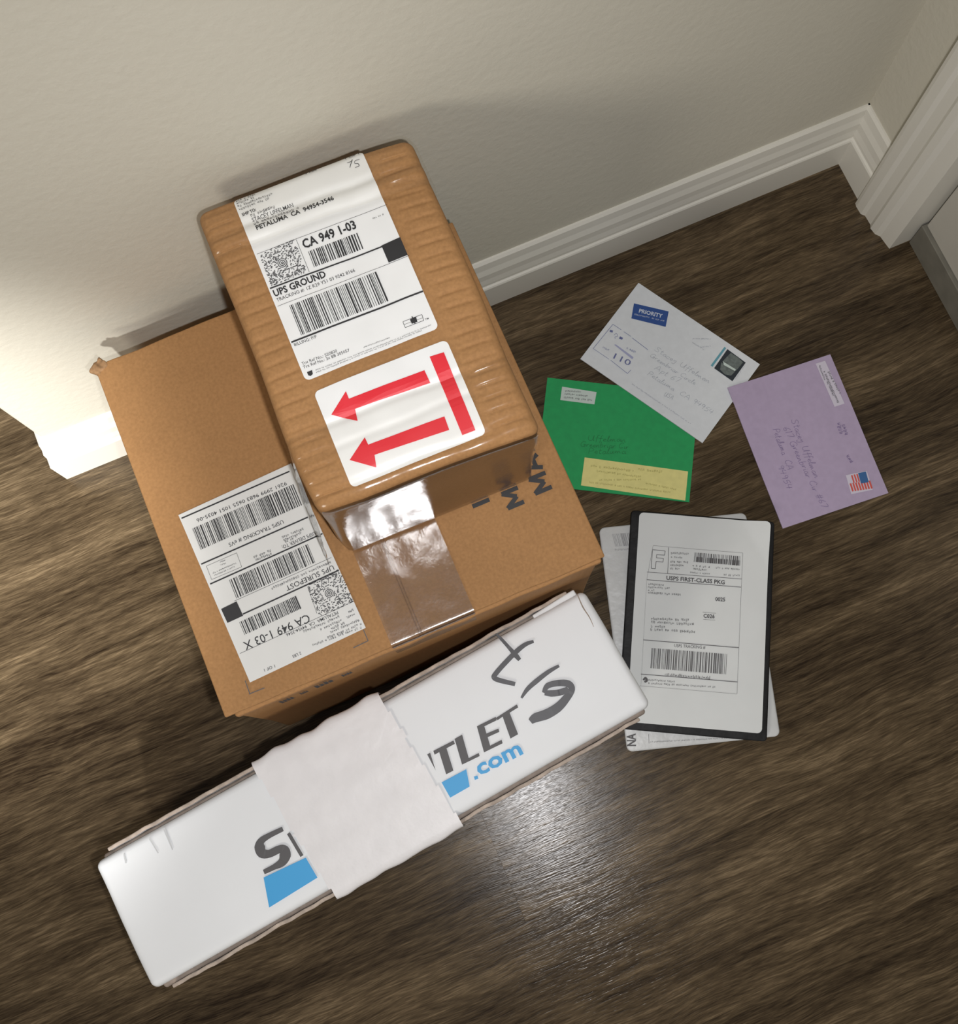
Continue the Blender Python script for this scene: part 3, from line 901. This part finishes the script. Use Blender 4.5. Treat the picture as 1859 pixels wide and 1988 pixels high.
door = from_bm('door_1', box_bm(WX1+0.019, WX1+0.060, -0.94, YC1-0.004, 0.042, 2.05, 0.0015), M['door'])
struct(door, 'pale painted door, closed')
from_bm('door_sweep', box_bm(WX1+0.0145, WX1+0.055, -0.94, YC1-0.002, 0.0005, 0.0415, 0.0008), M['sweep'], door)
o = from_bm('trim_3', extrude_profile(CAS, 0.0, 2.1, lambda t, u, v: (WX1-u, -0.945-0.064+v, t)), M['trim'])
struct(o, 'white door casing on the latch side')
o = from_bm('wall_side', box_bm(WX1, WX1+0.115, -2.2, -1.009, 0.0, 2.4), M['wall'])
struct(o, 'grey wall beyond the door')
o = from_bm('wall_lintel', box_bm(WX1, WX1+0.115, -1.009, YC1+0.012, 2.1, 2.4), M['wall'])
struct(o, 'grey wall above the door')

floor = from_bm('floor', box_bm(-2.0, WX1+0.115, -2.2, 1.2, -0.02, -0.006), M['under'])
struct(floor, 'dark brown wood plank floor with brushed grain')
PW, PL = 0.152, 1.22
pm = bpy.data.meshes.new('plank')
b = box_bm(-PL/2, PL/2, -PW/2, PW/2, -0.006, 0.0, 0.0001, 1)
b.to_mesh(pm); b.free(); pm.materials.append(M['wood'])
row = 0
y = 1.2 - PW/2
while y > -2.2:
    joint = (-0.20, -0.06, -0.13)[row % 3] if -0.56 < y < 0.02 else (-0.74, -0.70)[row % 2]
    x = joint - PL/2 - PL
    while x - PL/2 < WX1 + 0.1:
        p_ = bpy.data.objects.new('plank', pm); COL.objects.link(p_)
        p_.parent = floor; p_.location = (x, y, 0)
        x += PL
    y -= PW; row += 1

# ---------------------------------------------------------------- big kraft box on the floor
BW, BD, BH = 0.331, 0.3206, 0.2790
BX, BY = -0.1135, -0.1945
big = thing('shipping_box', 'large brown cardboard box on the floor against the wall, under the smaller box', 'box', (BX, BY, 0.0))
def big_fn(c):
    bulge = 0.0
    n = noise.noise(Vector((c.x*9, c.y*9, c.z*9)))
    if c.z < 0.27:
        k = math.sin(math.pi*c.z/0.28)
        c = Vector((c.x*(1-0.006*k), c.y*(1-0.008*k), c.z))
    return c + Vector((n*0.0007, n*0.0007, 0))
from_bm('body', rounded_box(BW-0.001, BD-0.004, BH-0.0042, 0.0025, 24, 24, 20, big_fn), M['card'], big, smooth=True)
SEAM = 0.0035
for s in (-1, 1):
    x0, x1 = (-BW/2, SEAM-0.0008) if s < 0 else (SEAM+0.0010, BW/2)
    def flap_fn(c, s=s, x0=x0, x1=x1):
        n = noise.noise(Vector((c.x*7+3, c.y*7, s)))
        edge = abs(c.y)/(BD/2)
        inner = (c.x+(x1-x0)/2)/(x1-x0)
        inner = inner if s < 0 else 1-inner
        dz = n*0.0004 - 0.0012*max(0, inner-0.93)/0.07 + 0.0006*math.sin(math.pi*inner)
        dy = 0.0010*noise.noise(Vector((c.x*30, s*3, c.y*2))) if edge > .98 else 0
        return Vector((c.x, c.y+dy, c.z+dz))
    from_bm('flap', rounded_box(x1-x0, BD, 0.0038, 0.0015, 40, 60, 1, flap_fn), M['card'], big, ((x0+x1)/2, 0, BH-0.0042), smooth=True)
# raw corrugated rim showing below the flaps on the front edge
from_bm('front_rim', rounded_box(BW-0.010, 0.006, 0.010, 0.0022, 60, 1, 2, lambda c: c+Vector((0, 0.0010*noise.noise(Vector((c.x*40, 0, 0))), 0))), M['card2'], big, (0.002, -BD/2+0.0005, BH-0.0155), smooth=True)
# crumpled torn corner at the back left
from_bm('torn_corner', rounded_box(0.016, 0.012, 0.007, 0.003, 8, 8, 5, lambda c: c+0.0028*Vector((noise.noise(c*160), noise.noise(c*160+Vector((5, 0, 0))), noise.noise(c*160+Vector((9, 0, 0)))))), M['cut'], big, (-BW/2+0.004, BD/2-0.002, BH-0.0065), rotz=0.6, smooth=True)
def big_top(x, y):
    return BH + 0.0003
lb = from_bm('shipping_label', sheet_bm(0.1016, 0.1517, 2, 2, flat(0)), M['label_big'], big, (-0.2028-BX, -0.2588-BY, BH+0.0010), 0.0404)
lb['label'] = 'white shipping label stuck on upside down'
ink('label_print', 'SUR', M['black'], lb, flat(0.0002))
for mk in ink_each('corner_mark', 'MARKS', M['dark'], big, flat(0.0), None, [[0, 1], [2, 3]]):
    mk.location = (-0.2028-BX, -0.2588-BY, BH+0.0010); mk.rotation_euler = (0, 0, 0.0404)
BLOCK = {'M': (13.0, [[(0, 0), (0, 1)], [(0, 1), (.5, .25)], [(.5, .25), (1, 1)], [(1, 1), (1, 0)]]),
         'A': (12.0, [[(0, 0), (.5, 1)], [(.5, 1), (1, 0)], [(.22, .33), (.78, .33)]]), 'I': (0.1, [[(0, 0), (0, 1)]])}
def block_row(word, bx, y0, h, stroke):
    # lettering printed sideways on the box top: reads towards the wall, letter tops to the left
    y = y0
    for ch in word:
        w, strokes = BLOCK[ch]
        pr = Print()
        for (a0, b0), (a1, b1) in strokes:
            p0, p1 = (bx-b0*h, y+a0*w), (bx-b1*h, y+a1*w)
            pr.line(p0, p1, stroke)
        pr.build('box_letter', M['black'], big, flat(BH+0.0010))
        y += w + 5.2
block_row('I', 97.5, -80.0, 15, 3.6)
block_row('MA', 123.0, -93.0, 14.5, 3.6)
block_row('MAI', 149.0, -90.5, 15, 3.6)
# dark lettering low on the front panel
for (a, w, h0, h1) in ((-128, 12, 222, 240), (-110, 7, 226, 238), (-96, 16, 224, 242), (-72, 9, 226, 240)):
    pf = Print()
    for k in range(4):
        pf.poly([(a+k*w/4, h0), (a+k*w/4+w/5, h0), (a+k*w/4+w/5, h1-k % 2*3), (a+k*w/4, h1-k % 2*3)])
    pf.line((a, h0), (a+w, h0), 2.0)
    fp = pf.build('front_print', M['black'], big, flat(0))
    fp.rotation_euler = (math.pi/2, 0, 0); fp.location = (0, -BD/2-0.0003, 0)
e = 0.0014
from_bm('packing_tape', rounded_box(BW+2*e, BD+2*e, BH+e, 0.0035, 150, 150, 60,
        lambda c: c + Vector((0, 0, 0.0004*noise.noise(Vector((c.x*60, c.y*60, 2))))),
        keep=lambda c: abs(c.x-0.0135) < 0.036 and c.y < -0.02 and c.z > 0.235 and (c.z > BH-0.001 or c.y < -BD/2+0.003)),
        M['tape'], big, smooth=True)

# ---------------------------------------------------------------- small worn box on top
SW, SD, SH = 0.168, 0.247, 0.1515
SX, SY, SZ = -0.0575, -0.1475, BH+0.0022
SROT = -0.014
small = thing('shipping_box', 'smaller worn brown cardboard box with red arrows label, on top of the large box', 'box', (SX, SY, SZ), SROT)
SR = 0.0075
def g(t, c, w):
    return math.exp(-((t-c)/w)**2)
def crumple(x, y):
    z = 0.0014*noise.noise(Vector((x*14, y*14, 1.7))) + 0.0007*noise.noise(Vector((x*45, y*45, 4)))
    wob = 0.004*noise.noise(Vector((x*18, 3, 3)))
    z -= 0.0016*g(y, 0.099+wob, 0.0032) + 0.0014*g(y, 0.083+wob, 0.0036)
    z += 0.0008*g(y, 0.091+wob, 0.004)
    z -= 0.0013*g(y, -0.066+wob, 0.0032) + 0.0008*g(y, -0.084-wob, 0.0032) + 0.0012*g(y, -0.112+wob, 0.0032)
    ax = abs(x+0.002)
    if ax > 0.052:
        k = min(1, (ax-0.052)/0.008)*(1 if ax < 0.075 else max(0, (0.084-ax)/0.009))
        s = math.sin(y*2*math.pi/0.0105 + 2.5*noise.noise(Vector((x*8, y*12, 9))))
        z -= 0.0012*k*max(0, s)**3
    fy = max(0, (-y-0.085)/0.038); z -= 0.0030*fy*fy
    by = max(0, (y-0.09)/0.033); z -= 0.0022*by*by
    fx = max(0, (abs(x)-0.060)/0.024); z -= 0.0022*fx*fx
    fl = max(0, (-x-0.045)/0.04)*max(0, (-y-0.08)/0.045); z -= 0.004*fl
    return z
def small_fn(c):
    k = max(0.0, min(1.0, (c.z-0.05)/(SH-0.05)))
    z = c.z + crumple(c.x, c.y)*k*k
    n = Vector((noise.noise(Vector((c.y*11, c.z*16, 1))), noise.noise(Vector((c.x*11, c.z*16, 6))), 0))
    x = c.x + 0.0022*n.x; y = c.y + 0.0016*n.y
    # crushed front-left corner and a top that leans a little towards the room
    fl = max(0, (-c.x-0.05)/0.035)*max(0, (-c.y-0.085)/0.04)
    x += 0.004*fl*(1-0.6*k); y += 0.003*fl*k
    y -= 0.003*k*max(0, c.x+0.02)/0.1 if c.y < 0 else 0.004*k*max(0, c.x)/0.09
    bl = max(0, (-c.x-0.045)/0.04)*max(0, (c.y-0.09)/0.033)
    y -= 0.000*bl
    return Vector((x, y, z))
from_bm('body', rounded_box(SW, SD, SH, SR, 110, 190, 60, small_fn), M['card2'], small, smooth=True)
def small_top(x, y, off):
    hx, hy = SW/2, SD/2
    qx, qy = max(0, abs(x)-(hx-SR)), max(0, abs(y)-(hy-SR))
    q = min(SR*0.999, math.hypot(qx, qy))
    drop = SR - math.sqrt(SR*SR-q*q)
    return SH + crumple(x, y) - drop + off
def on_small(wx, wy):
    dx, dy = wx-SX, wy-SY
    c, s = math.cos(-SROT), math.sin(-SROT)
    return dx*c-dy*s, dx*s+dy*c
def sticker(name, wx, wy, yaw, w, h, corner, label):
    lx, ly = on_small(wx, wy); a = yaw-SROT; c, s = math.cos(a), math.sin(a)
    zf = lambda off: (lambda x, y: small_top(lx+x*c-y*s, ly+x*s+y*c, off))
    o = from_bm(name, sheet_bm(w, h, 60, 90, zf(0.0011), corner), M['label'], small, (lx, ly, 0), a, smooth=True)
    o['label'] = label
    return o, zf
lb, zf = sticker('shipping_label', -0.0617, -0.1018, -0.0082, 0.1016, 0.1520, 0.004, 'white shipping label with bar codes, creased along the box edge')
ink('label_print', 'UPS', M['black'], lb, zf(0.0016), 0.003)
lb, zf = sticker('arrow_label', -0.0610, -0.2248, -0.012, 0.1010, 0.0745, 0.004, 'white label with two red arrows and a red bar')
ink_each(('red_bar', 'red_arrow', 'red_arrow'), 'ARR', M['red'], lb, zf(0.0016), 0.003)
def shell(eps, keep, name, mat):
    bm = rounded_box(SW, SD, SH, SR, 110, 190, 60, small_fn, keep=keep)
    bm.normal_update()
    for v, n in [(v, v.normal.copy()) for v in bm.verts]:
        v.co += n*eps
    return from_bm(name, bm, mat, small, smooth=True)
shell(0.0020, lambda c: c.y < -SD/2+0.0035 and 0.006 < c.z < SH-0.004 and abs(c.x) < SW/2-0.004, 'packing_tape', M['tape'])
shell(0.0024, lambda c: c.y < -0.066 and c.z > SH-0.0065, 'packing_tape', M['tape_dull'])
shell(0.0024, lambda c: c.y > 0.080 and c.z > 0.05 and c.y < SD/2+1, 'packing_tape', M['tape_dull'])
# loose crinkled tail of tape at the crushed corner
bm = bmesh.new()
gr = []
for i in range(15):
    u = i/14
    gr.append([])
    for j in range(25):
        t = j/24
        n = noise.noise(Vector((u*5, t*7, 3)))*0.5 + noise.noise(Vector((u*12, t*15, 8)))*0.35
        gr[-1].append(bm.verts.new((-SW/2-0.001-0.013*t+0.005*n*t, -SD/2+0.060*u-0.008*t*(1-u)+0.004*n, SH*0.84*(1-t)+0.004+0.003*n)))
for i in range(14):
    for j in range(24):
        bm.faces.new((gr[i][j], gr[i+1][j], gr[i+1][j+1], gr[i][j+1]))
from_bm('tape_tail', bm, M['tape_loose'], small, smooth=True)

# ---------------------------------------------------------------- long white box
WBX, WBY, WYAW = -0.1985, -0.4462, 0.1059
WL, WW, WH = 0.487, 0.131, 0.180
wb = thing('shipping_box', 'long white cardboard box on the floor in front, taped round the middle', 'box', (WBX, WBY, 0.0), WYAW)
LIDW = WW-0.0135
def lid_fn(c):
    n = noise.noise(Vector((c.x*8, c.y*20, c.z*10)))
    return c + Vector((n*0.0008*(1 if abs(c.x) > WL/2-0.004 else 0), n*0.0006, 0.0010*noise.noise(Vector((c.x*5, c.y*14, 2)))))
# inner tray seen in the slots, lid that folds down over both ends, tall side panels
from_bm('inner_tray', rounded_box(WL-0.012, WW-0.006, WH-0.012, 0.003, 30, 10, 10), M['grey_card'], wb, smooth=True)
from_bm('lid', rounded_box(WL, LIDW, WH, 0.0065, 90, 26, 30, lid_fn, keep=lambda c: c.z > WH-0.02 or abs(c.x) > WL/2-0.02 or c.z < 0.004), M['white_card'], wb, smooth=True)
for s in (-1, 1):
    def side_fn(c, s=s):
        rough = 0.0022*noise.noise(Vector((c.x*35, s*4, 0))) + 0.0014*noise.noise(Vector((c.x*90, s*4, 5)))
        z = c.z - (0.003 + rough*1.0)*max(0, (c.z-0.1)/0.08)
        return Vector((c.x, c.y + rough*0.5*max(0, (c.z-0.12)/0.06), z))
    sp = from_bm('side_panel', rounded_box(WL-0.030, 0.0030, WH-0.0025, 0.0012, 200, 1, 30, side_fn), M['white_card'], wb, (0, s*(WW/2-0.0015), 0), smooth=True)
    from_bm('panel_rim', rounded_box(WL-0.030, 0.0032, 0.003, 0.0010, 200, 1, 1, lambda c, f=side_fn: f(c+Vector((0, 0, WH-0.0042)))), M['rim'], sp, (0, 0, 0), smooth=True)
# little tuck flap at the right end of the back slot
from_bm('tuck_flap', rounded_box(0.044, 0.0075, 0.006, 0.0015, 12, 4, 2, lambda c: c+Vector((0, 0.001*math.sin(c.x*60), 0.0012*noise.noise(Vector((c.x*60, c.y*60, 1)))))), M['white_card'], wb, (WL/2-0.030, WW/2-0.0068, WH-0.0095), smooth=True)
e = 0.0012
def tape_keep(c):
    sk = -c.y*0.09
    j = 0.0025*noise.noise(Vector((c.y*60, 7 if c.x > 0 else 2, c.z*40)))
    return -0.0805+sk+j < c.x < 0.0440+sk+j and c.z > 0.125
def tape_fn(c):
    edge = 0.0032*noise.noise(Vector((c.x*55, 5, 1)))*(1 if c.y > 0 else 0.5)
    side = max(0, abs(c.y)-(WW/2-0.012))/0.012
    if c.z > WH-0.004:
        z = c.z + 0.0007*noise.noise(Vector((c.x*16, c.y*45, 3)))
    else:
        z = c.z
    y = c.y + (1 if c.y > 0 else -1)*min(1, side)*(0.0025+edge)
    return Vector((c.x, y, z))
from_bm('wide_tape', rounded_box(WL, WW+2*e, WH+e, 0.006, 220, 40, 40, tape_fn, keep=tape_keep), M['white_tape'], wb, smooth=True)
zt = lambda x, y: WH + 0.0013 + 0.0010*noise.noise(Vector((x*5, y*14, 2)))
ink_each('logo_letter', 'LOGO_DARK', M['dark'], wb, zt, 0.01, scale=0.66)
ink_each(('logo_block', 'logo_block', 'logo_dot_com'), 'LOGO_BLUE', M['blue'], wb, zt, 0.01, [[0], [1], [2, 3]])
ink_each(('marker_letter', 'marker_stroke', 'marker_number'), 'MARKER', M['marker'], wb, lambda x, y: zt(x, y)+0.0003, 0.01, [[0, 1], [2], [3, 4]], scale=0.62)
ink_each('scuff_mark', 'SMUDGE', M['scuff'], wb, zt, 0.01)
# crease line beside the right end
cr_ = Print(); cr_.ribbon([(WL*500-8.0, 57, .8), (WL*500-9.5, 45, 1.2), (WL*500-9.0, 34, .9), (WL*500-10, 25, .3)])
cr_.build('crease', M['grey_card'], wb, zt)

# ---------------------------------------------------------------- letters and mailers on the floor
def slab(w, h, t, nx, ny, zf, corner=0.0, puff=0.0):
    """closed envelope: a bent sheet with thickness, thinner towards its edges when puffed"""
    top = sheet_bm(w, h, nx, ny, lambda x, y: 0, corner)
    bm = bmesh.new()
    def prof(x, y):
        ex = max(0, 1-(abs(x)/(w/2))**4); ey = max(0, 1-(abs(y)/(h/2))**4)
        return t*0.5*(1-puff) + t*0.5*puff*math.sqrt(ex*ey) if puff else t*0.5
    idx = {}
    for v in top.verts:
        idx[v] = (bm.verts.new((v.co.x, v.co.y, zf(v.co.x, v.co.y)+t/2+prof(v.co.x, v.co.y))), bm.verts.new((v.co.x, v.co.y, zf(v.co.x, v.co.y)+t/2-prof(v.co.x, v.co.y)*(0.9 if puff else 1))))
    for f in top.faces:
        bm.faces.new([idx[v][0] for v in f.verts]); bm.faces.new([idx[v][1] for v in reversed(f.verts)])
    for e_ in top.edges:
        if len(e_.link_faces) == 1:
            a, b_ = e_.verts
            bm.faces.new((idx[a][0], idx[b_][0], idx[b_][1], idx[a][1]))
    top.free()
    bmesh.ops.recalc_face_normals(bm, faces=bm.faces)
    return bm

# green envelope
env = thing('envelope', 'green envelope with a yellow sticker, partly under the white letter', 'envelope', (0.1584, -0.2085, 0.0002), math.radians(-30.08), 'letters on the floor')
from_bm('paper', slab(0.1648, 0.1208, 0.0014, 12, 10, lambda x, y: 0), M['green'], env)
ink('yellow_sticker', 'GR_YEL', M['yellow'], env, flat(0.0016))
ink('sticker_print', 'GR_YTXT', M['olive'], env, flat(0.0018))
ink('return_address_sticker', 'GR_STK', M['sticker'], env, flat(0.0016))
ink('return_address_print', 'GR_STXT', M['dark'], env, flat(0.0018))
ink_each('handwriting', 'GR_PEN', M['green_pen'], env, flat(0.0016))
# white letter: its lower long side lies on the green one
env = thing('envelope', 'white letter with a blue PRIORITY sticker and dark square stamp', 'envelope', (0.2470, -0.1516, 0.0002), -1.042, 'letters on the floor')
wz = lambda x, y: 0.0018*max(0.0, min(1.0, (0.045-y)/0.06))
wo = lambda off: (lambda x, y: wz(x, y)+0.0014+off)
from_bm('paper', slab(0.1608, 0.1107, 0.0014, 12, 24, wz), M['envelope'], env)
ink('priority_sticker', 'WE_STICK', M['royal'], env, wo(0.0003), 0.006)
ink('priority_print', 'WE_WHITE', M['white_ink'], env, wo(0.0006), 0.006)
ink('postmark', 'WE_BLUE', M['stamp_blue'], env, wo(0.0005), 0.006)
ink('postmark_band', 'WE_BAND', M['stamp_band'], env, wo(0.0003), 0.006)
ink_each('handwriting', 'WE_PENCIL', M['pencil'], env, wo(0.0003), 0.006)
st = ink('postage_stamp', 'WE_STAMP', M['stamp_dark'], env, wo(0.0003), 0.006)
ink_each('stamp_picture', 'WE_STAMPGREY', M['stamp_grey'], st, wo(0.0006), 0.006)
ink('stamp_highlight', 'WE_STAMPLIGHT', M['sticker'], st, wo(0.0009), 0.006)
ink('stamp_edge', 'WE_STAMPBLUE', M['stamp_cyan'], env, wo(0.0003), 0.006)
# lilac envelope: one corner lies on the white letter
env = thing('envelope', 'lilac envelope with a flag stamp, nearest to the door', 'envelope', (0.3436, -0.2901, 0.0002), -0.0795, 'letters on the floor')
pz = lambda x, y: 0.0016 + 0.0020*max(0.0, min(1.0, (-0.02-x)/0.03))*max(0.0, min(1.0, (y-0.03)/0.03)) - 0.0012*max(0.0, min(1.0, (0.03-y)/0.06))
po = lambda off: (lambda x, y: pz(x, y)+0.0016+off)
from_bm('paper', slab(0.1194, 0.1633, 0.0016, 24, 24, pz), M['purple'], env)
ink('return_address_sticker', 'PU_STICK', M['sticker_lilac'], env, po(0.0003), 0.006)
ink('return_address_print', 'PU_INK', M['dark'], env, po(0.0006), 0.006)
ink_each('handwriting', 'PU_PEN', M['pen'], env, po(0.0003), 0.006)
ink_each('postmark', 'PU_SMUDGE', M['pen'], env, po(0.0003), 0.006)
st = ink('postage_stamp', 'PU_STAMP', M['sticker_lilac'], env, po(0.0003), 0.006)
ink('flag_canton', 'PU_CANTON', M['flag_blue'], st, po(0.0008), 0.006)
ink_each('flag_stripe', 'PU_RED', M['flag_red'], st, po(0.0006), 0.006)

# white poly mailer underneath
def wr(seed, amp):
    return lambda x, y: amp*noise.noise(Vector((x*18+seed, y*18, seed))) + amp*0.4*noise.noise(Vector((x*50, y*50+seed, seed)))
M2W, M2H = 0.156, 0.233
mail = thing('poly_mailer', 'white plastic mailer lying underneath the black mailer', 'mailer', (0.125+0.0152*math.cos(-.3)+0.0*math.sin(.3), -0.42-0.0152*math.sin(.3), 0.0004), -0.30)
w2 = wr(3.0, 0.0007)
from_bm('pouch', slab(M2W, M2H, 0.0055, 40, 56, lambda x, y: max(0, w2(x, y)), 0.006, 0.55), M['white_poly'], mail, smooth=True)
def pouch_top(w, h, t, puff, f):
    def z(x, y):
        ex = max(0, 1-(abs(x)/(w/2))**4); ey = max(0, 1-(abs(y)/(h/2))**4)
        return max(0, f(x, y)) + t/2 + t*0.5*(1-puff) + t*0.5*puff*math.sqrt(ex*ey)
    return z
t2 = pouch_top(M2W, M2H, 0.0055, 0.55, w2)
for key, nm, mt in (('M2', 'pouch_print', M['dark']), ('M2GREY', 'bar_code_print', M['grey'])):
    pr = Print().run(PRINTS[key])
    pr.V = [(x-15.2, y) for x, y in pr.V]
    pr.build(nm, mt, mail, lambda x, y: t2(x, y)+0.0006, 0.006)
# black poly mailer with the printed sheet
fy = -0.4895
mail = thing('poly_mailer', 'black plastic mailer with a large white printed address sheet, on the white mailer', 'mailer', (0.1531, -0.4208, 0.0062), fy)
BMW, BMH = 0.1500, 0.2270
w3 = wr(8.0, 0.0009)
from_bm('pouch', slab(BMW, BMH, 0.0065, 40, 56, lambda x, y: max(0, w3(x, y)), 0.004, 0.5), M['black_poly'], mail, (-0.0015, -0.0030, 0), smooth=True)
t3 = pouch_top(BMW, BMH, 0.0065, 0.5, w3)
def sheet_z(x, y):
    curl = max(0, (x+y*0.6)-0.105)
    return max(t3(x, y), t3(0.95*x, 0.95*y)-0.001) + 0.0009 + curl*0.25
ps = from_bm('address_sheet', sheet_bm(0.1360, 0.2180, 40, 56, sheet_z, 0.005), M['paper'], mail, (0, 0.0, 0), smooth=True)
ink('sheet_print', 'FP', M['dark'], ps, lambda x, y: sheet_z(x, y)+0.0005, 0.006)
